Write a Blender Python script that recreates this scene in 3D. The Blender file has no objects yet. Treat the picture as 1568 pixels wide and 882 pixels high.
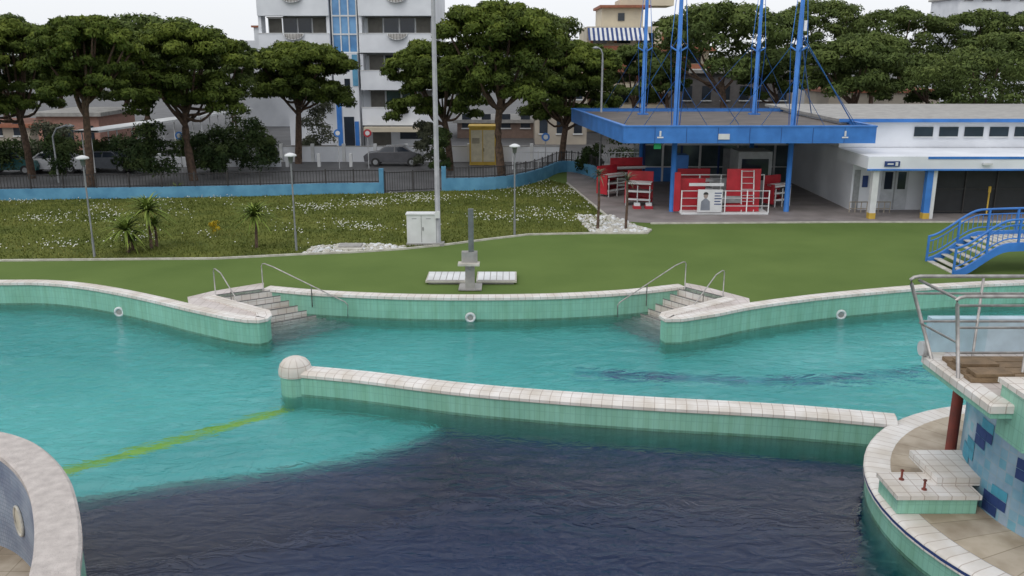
import bpy, bmesh, math, random
import numpy as np
from mathutils import Vector, Matrix
from mathutils.geometry import tessellate_polygon
random.seed(7); rng=np.random.default_rng(7)
F=1358.0; P=math.radians(14.9); H=8.0; CX=784; CY=441
S=bpy.context.scene
S.view_settings.view_transform='Standard'
# ---- survey helpers: real-world metres from the surveyed plan -------------
def W(px,py,z=0.0):
    a=P+math.atan((py-CY)/F); d=(H-z)/math.tan(a)
    dep=d*math.cos(P)+(H-z)*math.sin(P)
    return Vector(((px-CX)/F*dep,d,z))
WZ=-.80
def WR(px,py,z):
    s=W(px,py,WZ); d=(s-Vector((0,0,H))).normalized(); t=Vector((d.x,d.y,0))/1.33; k=math.sqrt(1-t.length_squared); r=Vector((t.x,t.y,-k))
    return s+r*((WZ-z)/k)
def X(px,d,z=0.0): return (px-CX)/F*(d*math.cos(P)+(H-z)*math.sin(P))
def Z(py,d): return H-d*math.tan(P+math.atan((py-CY)/F))
def pts(l,z=0.0): return [W(a,b,z) for a,b in l]
def smooth(p,n=6):
    p=[Vector(q) for q in p]; out=[]
    for i in range(len(p)-1):
        a=p[max(i-1,0)];b=p[i];c=p[i+1];d=p[min(i+2,len(p)-1)]
        for k in range(n):
            t=k/n
            out.append(0.5*((2*b)+(c-a)*t+(2*a-5*b+4*c-d)*t*t+(3*b-a-3*c+d)*t**3))
    out.append(p[-1]); return out
# ---- materials ------------------------------------------------------------
def nn(nt,t,**k):
    n=nt.nodes.new(t)
    for a,b in k.items(): setattr(n,a,b)
    return n
def M(name,c1,c2=None,scale=3.0,rough=0.7,bump=0.0,metal=0.0,bscale=None,detail=6,contrast=(0.35,0.65),spec=0.5):
    m=bpy.data.materials.new(name); m.use_nodes=True; nt=m.node_tree; b=nt.nodes['Principled BSDF']
    b.inputs['Roughness'].default_value=rough; b.inputs['Metallic'].default_value=metal
    b.inputs['Specular IOR Level'].default_value=spec
    if c2 is None: c2=tuple(x*0.82 for x in c1)
    tc=nn(nt,'ShaderNodeTexCoord'); no=nn(nt,'ShaderNodeTexNoise'); no.inputs['Scale'].default_value=scale; no.inputs['Detail'].default_value=detail
    nt.links.new(tc.outputs['Object'],no.inputs['Vector'])
    r=nn(nt,'ShaderNodeValToRGB'); r.color_ramp.elements[0].position=contrast[0]; r.color_ramp.elements[1].position=contrast[1]
    r.color_ramp.elements[0].color=(*c2,1); r.color_ramp.elements[1].color=(*c1,1)
    nt.links.new(no.outputs['Fac'],r.inputs['Fac']); nt.links.new(r.outputs['Color'],b.inputs['Base Color'])
    if bump:
        n2=nn(nt,'ShaderNodeTexNoise'); n2.inputs['Scale'].default_value=bscale or scale*8; n2.inputs['Detail'].default_value=4
        nt.links.new(tc.outputs['Object'],n2.inputs['Vector'])
        bp=nn(nt,'ShaderNodeBump'); bp.inputs['Strength'].default_value=bump; bp.inputs['Distance'].default_value=0.05
        nt.links.new(n2.outputs['Fac'],bp.inputs['Height']); nt.links.new(bp.outputs['Normal'],b.inputs['Normal'])
    return m
def TILE(name,c1,c2,cm,w,h,mort=0.012,rough=0.35,stain=(0.8,0.85,0.8),sc=0.8,streak=None):
    m=bpy.data.materials.new(name); m.use_nodes=True; nt=m.node_tree; b=nt.nodes['Principled BSDF']
    b.inputs['Roughness'].default_value=rough
    uv=nn(nt,'ShaderNodeTexCoord'); br=nn(nt,'ShaderNodeTexBrick'); br.offset=0.0; br.squash=1.0
    br.inputs['Scale'].default_value=1; br.inputs['Brick Width'].default_value=w; br.inputs['Row Height'].default_value=h
    br.inputs['Mortar Size'].default_value=mort; br.inputs['Color1'].default_value=(*c1,1); br.inputs['Color2'].default_value=(*c2,1); br.inputs['Mortar'].default_value=(*cm,1)
    nt.links.new(uv.outputs['UV'],br.inputs['Vector'])
    no=nn(nt,'ShaderNodeTexNoise'); no.inputs['Scale'].default_value=sc; no.inputs['Detail'].default_value=8
    nt.links.new(uv.outputs['Object'],no.inputs['Vector'])
    r=nn(nt,'ShaderNodeValToRGB'); r.color_ramp.elements[0].position=.35; r.color_ramp.elements[1].position=.62
    r.color_ramp.elements[0].color=(*stain,1); r.color_ramp.elements[1].color=(1,1,1,1)
    nt.links.new(no.outputs['Fac'],r.inputs['Fac'])
    mx=nn(nt,'ShaderNodeMix',data_type='RGBA',blend_type='MULTIPLY'); mx.inputs[0].default_value=1
    nt.links.new(br.outputs['Color'],mx.inputs[6]); nt.links.new(r.outputs['Color'],mx.inputs[7]); last=mx.outputs[2]
    if streak:
        mp=nn(nt,'ShaderNodeMapping'); mp.inputs['Scale'].default_value=(5,.5,1); n3=nn(nt,'ShaderNodeTexNoise'); n3.inputs['Scale'].default_value=1; n3.inputs['Detail'].default_value=6
        nt.links.new(uv.outputs['UV'],mp.inputs['Vector']); nt.links.new(mp.outputs[0],n3.inputs['Vector'])
        r3=nn(nt,'ShaderNodeValToRGB'); r3.color_ramp.elements[0].position=.36; r3.color_ramp.elements[1].position=.6; r3.color_ramp.elements[0].color=(*streak,1); r3.color_ramp.elements[1].color=(1,1,1,1)
        nt.links.new(n3.outputs['Fac'],r3.inputs['Fac']); m3=nn(nt,'ShaderNodeMix',data_type='RGBA',blend_type='MULTIPLY'); m3.inputs[0].default_value=1
        nt.links.new(last,m3.inputs[6]); nt.links.new(r3.outputs['Color'],m3.inputs[7]); last=m3.outputs[2]
    nt.links.new(last,b.inputs['Base Color'])
    return m
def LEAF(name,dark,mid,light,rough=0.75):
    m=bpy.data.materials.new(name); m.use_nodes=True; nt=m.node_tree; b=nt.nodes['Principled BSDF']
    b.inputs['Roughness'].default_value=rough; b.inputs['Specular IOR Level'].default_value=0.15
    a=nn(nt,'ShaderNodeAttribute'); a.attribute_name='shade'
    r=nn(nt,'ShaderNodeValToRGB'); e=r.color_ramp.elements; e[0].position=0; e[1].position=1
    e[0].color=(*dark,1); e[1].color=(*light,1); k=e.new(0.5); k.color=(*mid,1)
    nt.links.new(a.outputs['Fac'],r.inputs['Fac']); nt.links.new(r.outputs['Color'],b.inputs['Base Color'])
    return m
white=M('white_paint',(.70,.71,.72),(.56,.57,.57),1.2)
whitewall=M('white_render',(.74,.76,.80),(.62,.64,.68),.5)
cream=M('cream_render',(.62,.55,.42),(.52,.46,.36),.6)
beige=M('beige_render',(.42,.37,.30),(.33,.29,.24),.6)
terra=M('terracotta',(.35,.13,.07),(.25,.09,.05),3)
blue=M('blue_paint',(.045,.20,.58),(.03,.15,.46),1.5,rough=.5)
bluelt=M('blue_wall_paint',(.12,.33,.50),(.07,.23,.38),1.2,rough=.7,bump=.1)
bluedk=M('navy_paint',(.02,.05,.18))
glass=M('dark_glass',(.03,.04,.055),(.02,.025,.035),.6,rough=.08)
glassb=M('blue_glass',(.16,.36,.62),(.08,.22,.45),.9,rough=.12)
steel=M('stainless_steel',(.45,.43,.41),(.30,.28,.27),6,rough=.4,metal=.6)
galv=M('galvanised_steel',(.34,.35,.36),(.26,.27,.28),4,rough=.5,metal=.3)
lampost=M('lamp_post_paint',(.16,.17,.17),(.11,.12,.12),4,rough=.5)
dark=M('dark_iron',(.045,.04,.04),(.025,.025,.025),5,rough=.6)
black=M('black_rubber',(.02,.02,.02))
red=M('red_panel',(.48,.02,.035),(.36,.015,.025),2,rough=.5)
concrete=M('concrete',(.36,.35,.33),(.26,.25,.24),2.5,bump=.3)
roofgrey=M('roof_felt',(.12,.10,.09),(.075,.065,.06),.8,bump=.2)
shutter=M('shutter',(.16,.15,.13))
yellow=M('yellow_paint',(.60,.40,.06),(.5,.33,.05),2)
turf=M('turf_ground',(.130,.188,.052),(.094,.145,.038),.28,rough=.95,bump=.4,bscale=60,spec=.1,detail=14,contrast=(.28,.72))
lawnm=M('lawn',(.135,.15,.035),(.075,.095,.022),.7,rough=.95,bump=.8,bscale=12,spec=.1,detail=12)
asph=M('asphalt',(.10,.10,.105),(.07,.07,.073),.5,bump=.2,bscale=30)
pave=M('plaza_paving',(.27,.24,.235),(.19,.17,.165),.9,bump=.2,bscale=20)
kerbm=M('kerb_stone',(.55,.53,.47),(.4,.38,.33),3,bump=.2)
stone=M('white_gravel',(.62,.60,.55),(.28,.27,.24),5,bump=.8,bscale=14,contrast=(.42,.56))
bark=M('pine_bark',(.12,.075,.05),(.05,.032,.022),6,rough=.9,bump=.8,bscale=14)
wood=M('brown_boards',(.24,.16,.09),(.15,.10,.055),4,bump=.3)
rust=M('rust_paint',(.20,.035,.02),(.12,.03,.02),4)
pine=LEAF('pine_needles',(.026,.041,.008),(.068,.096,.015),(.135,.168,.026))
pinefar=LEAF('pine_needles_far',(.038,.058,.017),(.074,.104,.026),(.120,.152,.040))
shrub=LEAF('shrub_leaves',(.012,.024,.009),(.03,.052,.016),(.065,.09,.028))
olive=LEAF('olive_leaves',(.04,.045,.03),(.08,.09,.06),(.15,.16,.10))
grassm=LEAF('grass_blades',(.06,.08,.015),(.12,.145,.03),(.20,.20,.055))
palmm=LEAF('palm_leaves',(.05,.08,.015),(.12,.17,.03),(.22,.28,.06))
yflower=LEAF('yellow_flowers',(.08,.1,.01),(.45,.30,.01),(.7,.5,.02))
daisy=M('daisy_petals',(.62,.62,.56))
tgreen=TILE('green_pool_tile',(.285,.56,.44),(.265,.53,.415),(.215,.44,.345),.125,.25,.006,stain=(.84,.88,.88),streak=(.84,.85,.78))
tscum=TILE('waterline_tile',(.16,.34,.27),(.14,.31,.24),(.10,.24,.19),.125,.25,.006,stain=(.7,.75,.7),streak=(.7,.7,.6))
tcope=TILE('white_coping_tile',(.74,.71,.68),(.68,.65,.62),(.48,.42,.38),.25,.25,.010,rough=.6,stain=(.80,.76,.70),sc=1.3)
tpink=TILE('pink_paving_tile',(.64,.58,.56),(.58,.53,.51),(.44,.39,.37),.3,.3,.012,rough=.6,stain=(.75,.72,.68))
triser=M('grey_nosing',(.22,.21,.21),(.15,.15,.15),3)
tsand=TILE('sand_slab',(.52,.44,.34),(.45,.38,.30),(.3,.25,.18),.6,.6,.01,rough=.8,stain=(.62,.58,.52),sc=1.6)
tblue=TILE('blue_mosaic',(.17,.40,.50),(.36,.44,.54),(.34,.42,.48),.2,.2,.012,stain=(.35,.58,.68),sc=1.2)
tmosg=TILE('grey_blue_mosaic',(.27,.33,.42),(.34,.38,.46),(.22,.26,.32),.09,.09,.01,rough=.5,stain=(.6,.62,.7),sc=1.5)
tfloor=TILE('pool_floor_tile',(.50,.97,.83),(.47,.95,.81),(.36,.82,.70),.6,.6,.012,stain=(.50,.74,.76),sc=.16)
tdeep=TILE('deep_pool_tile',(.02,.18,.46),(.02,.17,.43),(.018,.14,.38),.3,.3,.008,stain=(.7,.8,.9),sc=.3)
ystrip=M('yellow_lane_tile',(.95,.85,.02),(.85,.75,.02),2)
bstrip=M('navy_lane_tile',(.02,.12,.30),(.16,.52,.58),.9,contrast=(.4,.6))
# water
water=bpy.data.materials.new('pool_water'); water.use_nodes=True; nt=water.node_tree; nt.nodes.clear()
o=nn(nt,'ShaderNodeOutputMaterial'); gl=nn(nt,'ShaderNodeBsdfGlass'); gl.inputs['Roughness'].default_value=0.0; gl.inputs['IOR'].default_value=1.33
tc=nn(nt,'ShaderNodeTexCoord'); mp=nn(nt,'ShaderNodeMapping'); mp.inputs['Scale'].default_value=(.75,1.35,1)
n1=nn(nt,'ShaderNodeTexNoise'); n1.inputs['Scale'].default_value=2.0; n1.inputs['Detail'].default_value=4; n1.inputs['Roughness'].default_value=.55; n1.inputs['Distortion'].default_value=.8
n2=nn(nt,'ShaderNodeTexNoise'); n2.inputs['Scale'].default_value=.10; n2.inputs['Detail'].default_value=2
bp=nn(nt,'ShaderNodeBump'); bp.inputs['Distance'].default_value=.24
# breeze reaches the sheltered back basin more than the diving pit: ripples grow with world y
sx=nn(nt,'ShaderNodeSeparateXYZ'); my=nn(nt,'ShaderNodeMapRange'); my.inputs[1].default_value=17; my.inputs[2].default_value=24; my.inputs[3].default_value=.45; my.inputs[4].default_value=1.0
mr=nn(nt,'ShaderNodeMapRange'); mr.inputs[1].default_value=.38; mr.inputs[2].default_value=.60; mr.inputs[3].default_value=.35; mr.inputs[4].default_value=1.0
mm_=nn(nt,'ShaderNodeMath',operation='MULTIPLY')
L=nt.links.new
L(tc.outputs['Object'],mp.inputs['Vector']); L(mp.outputs[0],n1.inputs['Vector']); L(tc.outputs['Object'],n2.inputs['Vector']); L(tc.outputs['Object'],sx.inputs[0]); L(sx.outputs[1],my.inputs[0])
L(n2.outputs['Fac'],mr.inputs[0]); L(mr.outputs[0],mm_.inputs[0]); L(my.outputs[0],mm_.inputs[1]); L(mm_.outputs[0],bp.inputs['Strength']); L(n1.outputs['Fac'],bp.inputs['Height'])
L(bp.outputs[0],gl.inputs['Normal']); L(gl.outputs[0],o.inputs['Surface'])
va=nn(nt,'ShaderNodeVolumeAbsorption'); va.inputs['Color'].default_value=(.16,.74,.815,1); va.inputs['Density'].default_value=.72
L(va.outputs[0],o.inputs['Volume'])
# ---- mesh builder ---------------------------------------------------------
class MB:
    def __init__(s): s.v=[];s.f=[];s.m=[];s.uv=[];s.mats=[];s.sm=[]
    def mi(s,mat):
        if mat not in s.mats: s.mats.append(mat)
        return s.mats.index(mat)
    def face(s,vs,mat,uv=None,sm=False):
        b=len(s.v); s.v+= [tuple(q) for q in vs]; s.f.append(list(range(b,b+len(vs)))); s.m.append(s.mi(mat)); s.sm.append(sm)
        if uv is None:
            a=Vector(vs[1])-Vector(vs[0]); c=Vector(vs[-1])-Vector(vs[0]); n=a.cross(c)
            if abs(n.z)>=max(abs(n.x),abs(n.y)): uv=[(q[0],q[1]) for q in vs]
            elif abs(n.y)>=abs(n.x): uv=[(q[0],q[2]) for q in vs]
            else: uv=[(q[1],q[2]) for q in vs]
        s.uv.append(uv)
    def box(s,x0,x1,y0,y1,z0,z1,mat,rot=0,piv=None):
        c=[Vector(q) for q in [(x0,y0,z0),(x1,y0,z0),(x1,y1,z0),(x0,y1,z0),(x0,y0,z1),(x1,y0,z1),(x1,y1,z1),(x0,y1,z1)]]
        if rot:
            pv=Vector(piv or ((x0+x1)/2,(y0+y1)/2,0)); R=Matrix.Rotation(rot,3,'Z'); c=[R@(q-pv)+pv for q in c]
        for f in [(0,3,2,1),(4,5,6,7),(0,1,5,4),(1,2,6,5),(2,3,7,6),(3,0,4,7)]: s.face([c[i] for i in f],mat)
    def tube(s,path,r,mat,n=8,r1=None,cap=True):
        path=[Vector(p) for p in path]; rings=[]; k=len(path)
        for i,p in enumerate(path):
            d=(path[min(i+1,k-1)]-path[max(i-1,0)]).normalized()
            u=d.cross(Vector((0,0,1)))
            if u.length<.05: u=Vector((1,0,0))
            u.normalize(); w=d.cross(u); rr=r if r1 is None else r+(r1-r)*i/(k-1)
            rings.append([p+(u*math.cos(t)+w*math.sin(t))*rr for t in [2*math.pi*j/n for j in range(n)]])
        for i in range(k-1):
            for j in range(n):
                s.face([rings[i][j],rings[i][(j+1)%n],rings[i+1][(j+1)%n],rings[i+1][j]],mat,sm=True)
        if cap: s.face(rings[0],mat); s.face(rings[-1],mat)
    def lathe(s,c,prof,mat,n=20):
        c=Vector(c); R=[[c+Vector((r*math.cos(2*math.pi*j/n),r*math.sin(2*math.pi*j/n),z)) for j in range(n)] for r,z in prof]
        for i in range(len(R)-1):
            for j in range(n):
                u0=prof[0][0]*2*math.pi*j/n;u1=prof[0][0]*2*math.pi*(j+1)/n
                s.face([R[i][j],R[i][(j+1)%n],R[i+1][(j+1)%n],R[i+1][j]],mat,uv=[(u0,R[i][j].z),(u1,R[i][j].z),(u1,R[i+1][j].z+.001*i),(u0,R[i+1][j].z+.001*i)],sm=True)
    def sweep(s,path,prof,mat,closed=False,sm=True):
        p=[Vector((q[0],q[1])) for q in path]; n=len(p); off=[]; Ls=[0]
        for i in range(n):
            a=p[i-1] if (i>0 or closed) else None; c=p[(i+1)%n] if (i<n-1 or closed) else None
            t1=(p[i]-a).normalized() if a is not None else None; t2=(c-p[i]).normalized() if c is not None else None
            if t1 is None:t1=t2
            if t2 is None:t2=t1
            n1=Vector((-t1.y,t1.x)); n2=Vector((-t2.y,t2.x)); nm=(n1+n2)
            if nm.length<1e-3: nm=n1
            nm.normalize(); k=1/max(nm.dot(n1),.5); off.append(nm*k)
            if i: Ls.append(Ls[-1]+(p[i]-p[i-1]).length)
        V=[0]
        for i in range(1,len(prof)): V.append(V[-1]+math.hypot(prof[i][0]-prof[i-1][0],prof[i][1]-prof[i-1][1]))
        rng_=range(n) if closed else range(n-1)
        for i in rng_:
            j=(i+1)%n; u0=Ls[i]; u1=Ls[j] if j else Ls[i]+(p[0]-p[i]).length
            for k in range(len(prof)-1):
                q=[]
                for (ii,kk) in ((i,k),(j,k),(j,k+1),(i,k+1)):
                    x=p[ii]+off[ii]*prof[kk][0]; q.append((x.x,x.y,prof[kk][1]))
                s.face(q,mat,uv=[(u0,V[k]),(u1,V[k]),(u1,V[k+1]),(u0,V[k+1])],sm=False)
    def poly(s,ps,mat):
        tri=tessellate_polygon([[Vector(q) for q in ps]])
        for t in tri:
            q=[Vector(ps[i]) for i in t]
            if (q[1]-q[0]).cross(q[2]-q[0]).z<0: q.reverse()
            s.face(q,mat,uv=[(a[0],a[1]) for a in q])
    def obj(s,name,parent=None,weld=True):
        me=bpy.data.meshes.new(name); me.from_pydata(s.v,[],s.f)
        for m in s.mats: me.materials.append(m)
        me.polygons.foreach_set('material_index',s.m); me.polygons.foreach_set('use_smooth',s.sm)
        ul=me.uv_layers.new(name='UVMap'); flat=[c for u in s.uv for q in u for c in q]; ul.data.foreach_set('uv',flat)
        me.update()
        if weld and len(s.v)<200000:
            bm=bmesh.new(); bm.from_mesh(me); bmesh.ops.remove_doubles(bm,verts=bm.verts,dist=.0005); bm.to_mesh(me); bm.free()
        ob=bpy.data.objects.new(name,me); S.collection.objects.link(ob)
        if parent: ob.parent=parent
        return ob
def empty(name):
    e=bpy.data.objects.new(name,None); S.collection.objects.link(e); return e
def holed(name,outer,hole,z,mat,depth=0):
    bm=bmesh.new()
    for lp in (outer,hole):
        vs=[bm.verts.new((q[0],q[1],z)) for q in lp]
        for i in range(len(vs)): bm.edges.new((vs[i],vs[(i+1)%len(vs)]))
    bmesh.ops.triangle_fill(bm,edges=bm.edges[:],use_beauty=True,use_dissolve=False)
    bmesh.ops.recalc_face_normals(bm,faces=bm.faces[:])
    uv=bm.loops.layers.uv.new('UVMap')
    for f in bm.faces:
        if f.normal.z<0: f.normal_flip()
        for l in f.loops: l[uv].uv=(l.vert.co.x,l.vert.co.y)
    if depth:
        top=bm.faces[:]; r=bmesh.ops.duplicate(bm,geom=top+bm.edges[:]+bm.verts[:])
        dv=[g for g in r['geom'] if isinstance(g,bmesh.types.BMVert)]; df=[g for g in r['geom'] if isinstance(g,bmesh.types.BMFace)]
        for v in dv: v.co.z-=depth
        for f in df: f.normal_flip()
        te=[e for e in bm.edges if len(e.link_faces)==1 and e.verts[0].co.z>z-.01]
        key={(round(v.co.x,4),round(v.co.y,4)):v for v in dv}
        for e in te:
            a,b=e.verts; bm.faces.new((a,b,key[(round(b.co.x,4),round(b.co.y,4))],key[(round(a.co.x,4),round(a.co.y,4))]))
        bmesh.ops.recalc_face_normals(bm,faces=bm.faces[:])
        tf=max(bm.faces,key=lambda f:f.calc_center_median().z)
        if tf.normal.z<0: bmesh.ops.reverse_faces(bm,faces=bm.faces[:])
    me=bpy.data.meshes.new(name); bm.to_mesh(me); bm.free(); me.materials.append(mat)
    ob=bpy.data.objects.new(name,me); S.collection.objects.link(ob); return ob
def inside(x,y,poly):
    r=np.zeros(len(x),bool); n=len(poly)
    for i in range(n):
        x0,y0=poly[i][0],poly[i][1]; x1,y1=poly[(i+1)%n][0],poly[(i+1)%n][1]
        if y0==y1: continue
        c=((y0>y)!=(y1>y))&(x<(x1-x0)*(y-y0)/(y1-y0)+x0); r^=c
    return r
# ---- POOL -----------------------------------------------------------------
Lf=[Vector((-60,27,0)),Vector((-32,30.2,0))]+smooth(pts([(-60,434),(0,434),(60,434),(120,439),(180,449),(240,462),(290,474),(350,487)]),4)+pts([(378,491),(396,491.5),(408,489),(414,484),(411,477)])
Lin=pts([(325,453)])
arc=smooth(pts([(404,443),(470,449),(530,452.5),(620,456),(720,457),(820,456),(900,453),(975,448),(1048,440)]),4)
Rin=pts([(1112,456)])
Rf=pts([(1015,480),(1012,485),(1020,490),(1045,489.5)])+smooth(pts([(1100,481),(1150,471),(1220,461),(1290,453),(1400,443),(1480,438),(1568,434),(1700,431)]),4)+[Vector((34,31,0)),Vector((60,28,0))]
hole=Lf+Lin+arc+Rin+Rf+[Vector((60,-15,0)),Vector((-60,-15,0))]
holed('ground',[(-1500,-300),(1500,-300),(1500,3000),(-1500,3000)],hole,0,turf)
mb=MB(); mb.sweep(hole,[(0,0),(0,-.735)],tgreen,closed=True); mb.sweep(hole,[(0,-.735),(0,-.83)],tscum,closed=True); mb.sweep(hole,[(0,-.83),(0,-6.5)],tgreen,closed=True); mb.obj('pool_wall')
mb=MB()
cp=[(-.05,-.06),(-.05,.035),(.40,.035),(.40,-.02)]
for path in (Lf+Lin,arc,Rin+Rf): mb.sweep(path,cp,tcope)
mb.obj('pool_coping')
mb=MB()
mb.poly([q+Vector((0,0,.006)) for q in pts([(287,455),(325,446),(404,433),(404,443),(325,453),(411,477),(408,489),(378,491),(350,487),(290,474)])],tpink)
mb.poly([q+Vector((0,0,.006)) for q in pts([(1048,433),(1075,438),(1147,457),(1150,471),(1100,481),(1045,489),(1020,490),(1015,480),(1112,456),(1048,440)])],tpink)
mb.obj('terrace_paving')
def stairs(A0,A1,B0,B1):
    mb=MB(); n=10
    for i in range(n):
        t0=i/n; t1=(i+1)/n; a=A0.lerp(A1,t0);b=B0.lerp(B1,t0);c=B0.lerp(B1,t1);d=A0.lerp(A1,t1)
        z0=-.15*i-.005; z1=-.15*(i+1); m=tpink; zt_=z0+.15 if i else .03
        for (za,zb_,mm) in ((zt_,zt_-.035,triser),(zt_-.035,z1,tcope)):
            mb.face([(a.x,a.y,za),(b.x,b.y,za),(b.x,b.y,zb_),(a.x,a.y,zb_)],mm)
        mb.face([(a.x,a.y,z1),(b.x,b.y,z1),(c.x,c.y,z1),(d.x,d.y,z1)],m)
        a2=d.lerp(a,.14); b2=c.lerp(b,.14)
        mb.face([(a2.x,a2.y,z1+.004),(b2.x,b2.y,z1+.004),(c.x,c.y,z1+.004),(d.x,d.y,z1+.004)],triser)
    mb.obj('pool_stairs')
sA0,sA1,sB0,sB1=Lin[0],Lf[-1],arc[0],W(545,453)
stairs(sA0,sA1,sB0,sB1)
rA0,rA1,rB0,rB1=Rin[0],Rf[0],arc[-1],W(935,452)
stairs(rA0,rA1,rB0,rB1)
def handrail(a,b,zb):
    mb=MB(); a=Vector(a); b=Vector(b); d=(b-a); d.z=0
    u=d.normalized()
    q=[a+Vector((0,0,-.05)),a+Vector((0,0,.86)),a+u*.04+Vector((0,0,.93)),a+u*.12+Vector((0,0,.95)),a+u*.45+Vector((0,0,.86)),b+Vector((0,0,zb+.28)),b+u*.1+Vector((0,0,zb+.18)),b+u*.08+Vector((0,0,zb-.25))]
    mb.tube(q,.021,steel,7)
    m=a+d*.6; t=.86+(zb+.28-.86)*.55
    mb.tube([m+Vector((0,0,t+.02)),m+Vector((0,0,t-.75))],.018,steel,6)
    mb.obj('pool_handrail')
handrail(sA0+Vector((.1,.05,0)),sA0.lerp(sA1,.55),-.45); handrail(sB0+Vector((0,-.08,0)),W(528,455),-.45)
handrail(rA0+Vector((-.1,.05,0)),rA0.lerp(rA1,.6),-.45); handrail(rB0+Vector((0,-.08,0)),W(950,455),-.45)
# middle dividing wall
ctr=smooth(pts([(452,565),(560,575),(700,592),(850,605),(1000,615),(1150,623),(1250,630),(1372,641)],-.15),5)
mb=MB()
hw=.28
for s_ in (-1,1):
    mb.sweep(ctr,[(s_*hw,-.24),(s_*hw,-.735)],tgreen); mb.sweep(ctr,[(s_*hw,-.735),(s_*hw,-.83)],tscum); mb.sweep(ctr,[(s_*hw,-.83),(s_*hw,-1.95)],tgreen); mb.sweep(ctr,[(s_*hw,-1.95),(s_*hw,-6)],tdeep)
mb.sweep(ctr,[(-hw-.04,-.26),(-hw-.04,-.18),(-.24,-.12),(0,-.10),(.24,-.12),(hw+.04,-.18),(hw+.04,-.26)],tcope)
c0=ctr[0]; mb.lathe((c0.x,c0.y,0),[(.40,-6),(.40,-.26)],tgreen,24)
mb.lathe((c0.x,c0.y,0),[(.44,-.28),(.44,-.16),(.40,.0),(.31,.11),(.17,.18),(.001,.20)],tcope,24)
mb.obj('pool_dividing_wall')
# floor
FZ=-1.75
dl=[WR(a,b,FZ) for a,b in [(-60,783),(40,775),(120,761),(190,750),(250,740),(330,731),(400,721),(470,711),(520,702),(570,690),(610,678),(650,664),(675,652)]]
md=[Vector((c.x,c.y,FZ)) for c in ctr if c.x>X(685,22)]
deep=[Vector((-9.5,9,FZ))]+dl+md+[Vector((14,19,FZ)),Vector((20,8,FZ)),Vector((12,1,FZ)),Vector((-6,1,FZ))]
holed('pool_floor',[(-60,-15),(60,-15),(60,34),(-60,34)],deep,FZ,tfloor)
tmid=TILE('slope_tile',(.20,.50,.58),(.19,.48,.56),(.15,.40,.48),.3,.3,.008,stain=(.7,.8,.9),sc=.5)
mb=MB(); DZ=-5.0
cen=sum(deep,Vector())/len(deep)
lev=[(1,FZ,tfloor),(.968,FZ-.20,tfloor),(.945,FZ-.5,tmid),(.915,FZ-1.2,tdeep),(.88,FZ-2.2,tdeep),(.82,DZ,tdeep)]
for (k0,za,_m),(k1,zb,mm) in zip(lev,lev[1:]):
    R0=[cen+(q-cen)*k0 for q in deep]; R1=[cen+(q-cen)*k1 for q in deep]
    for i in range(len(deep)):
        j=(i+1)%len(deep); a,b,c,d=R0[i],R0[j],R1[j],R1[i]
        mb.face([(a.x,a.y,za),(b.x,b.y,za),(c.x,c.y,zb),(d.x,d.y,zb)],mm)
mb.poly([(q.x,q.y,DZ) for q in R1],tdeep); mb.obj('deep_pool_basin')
mb=MB(); a,b=WR(60,733,FZ),WR(447,625,FZ); n=(b-a).normalized(); n=Vector((-n.y,n.x,0))*.19; u=Vector((0,0,.01))
mb.face([a-n+u,b-n+u,b+n+u,a+n+u],ystrip); mb.obj('yellow_lane_marking')
mb=MB(); sp=smooth([WR(a,b,FZ) for a,b in [(880,570),(960,574),(1050,579),(1150,583),(1250,581),(1350,574),(1500,560)]],4); mb.sweep(sp,[(-.26,FZ+.01),(.26,FZ+.01)],bstrip)
mb.obj('navy_lane_marking')
for px,py in ((178,471),(720,482),(1293,475)):
    src=Lf if px<400 else (arc if px<1000 else Rf)
    d0=W(px,py-18).y; best=min(src,key=lambda q:abs(X(px,q.y)-q.x))
    c=Vector((best.x,best.y-.04,-.66)); mb=MB()
    ring=[c+Vector((.14*math.cos(t),0,.14*math.sin(t))) for t in [2*math.pi*i/20 for i in range(21)]]
    mb.tube(ring,.045,white,8); mb.face([c+Vector((.12*math.cos(t),-.01,.12*math.sin(t))) for t in [2*math.pi*i/16 for i in range(16)]],concrete)
    mb.obj('pool_light')
# near left round island
ring=smooth(pts([(-60,652),(0,660),(45,674),(80,700),(105,735),(118,780),(122,822),(119,860),(108,905)],.6)+[Vector((-6.1,9.0,0)),Vector((-7.2,6.6,0)),Vector((-9.6,4.9,0)),Vector((-12.6,4.5,0)),Vector((-15.6,5.7,0)),Vector((-17.6,8.6,0)),Vector((-17.6,12.4,0)),Vector((-15.6,15.6,0)),Vector((-13.2,16.7,0))],5)
mb=MB()
t_=.62
mb.sweep(ring,[(.03,.45),(.03,.56),(-.02,.6),(-t_+.03,.6),(-t_-.03,.56),(-t_-.03,.46),(-t_+.03,.46)],M('terrazzo_coping',(.56,.51,.48),(.40,.36,.34),5,rough=.85,bump=.5,bscale=30,contrast=(.3,.7)),closed=True)
mb.sweep(ring,[(0,.45),(0,-6)],tgreen,closed=True); mb.sweep(ring,[(-t_+.03,.46),(-t_+.03,-1.7)],tmosg,closed=True)
wl=mb.obj('round_island_wall')
i0=min([i for i in range(len(ring)) if -10.6<ring[i].x<-8],key=lambda i:abs(ring[i].y-15.75))
a=ring[i0-1];b=ring[i0+1]; tg=(b-a).normalized(); tg.z=0; nl=Vector((tg.y,-tg.x,0))
hc=Vector((ring[i0].x,ring[i0].y,0))+nl*(t_+.0)+Vector((0,0,-.68)); mb=MB()
el=[hc+tg*(.20*math.cos(t))+Vector((0,0,.30*math.sin(t))) for t in [2*math.pi*i/24 for i in range(25)]]
mb.tube(el,.03,kerbm,6); mb.face(el[:-1],M('porthole_cream',(.6,.56,.46))); mb.obj('porthole',wl)
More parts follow.
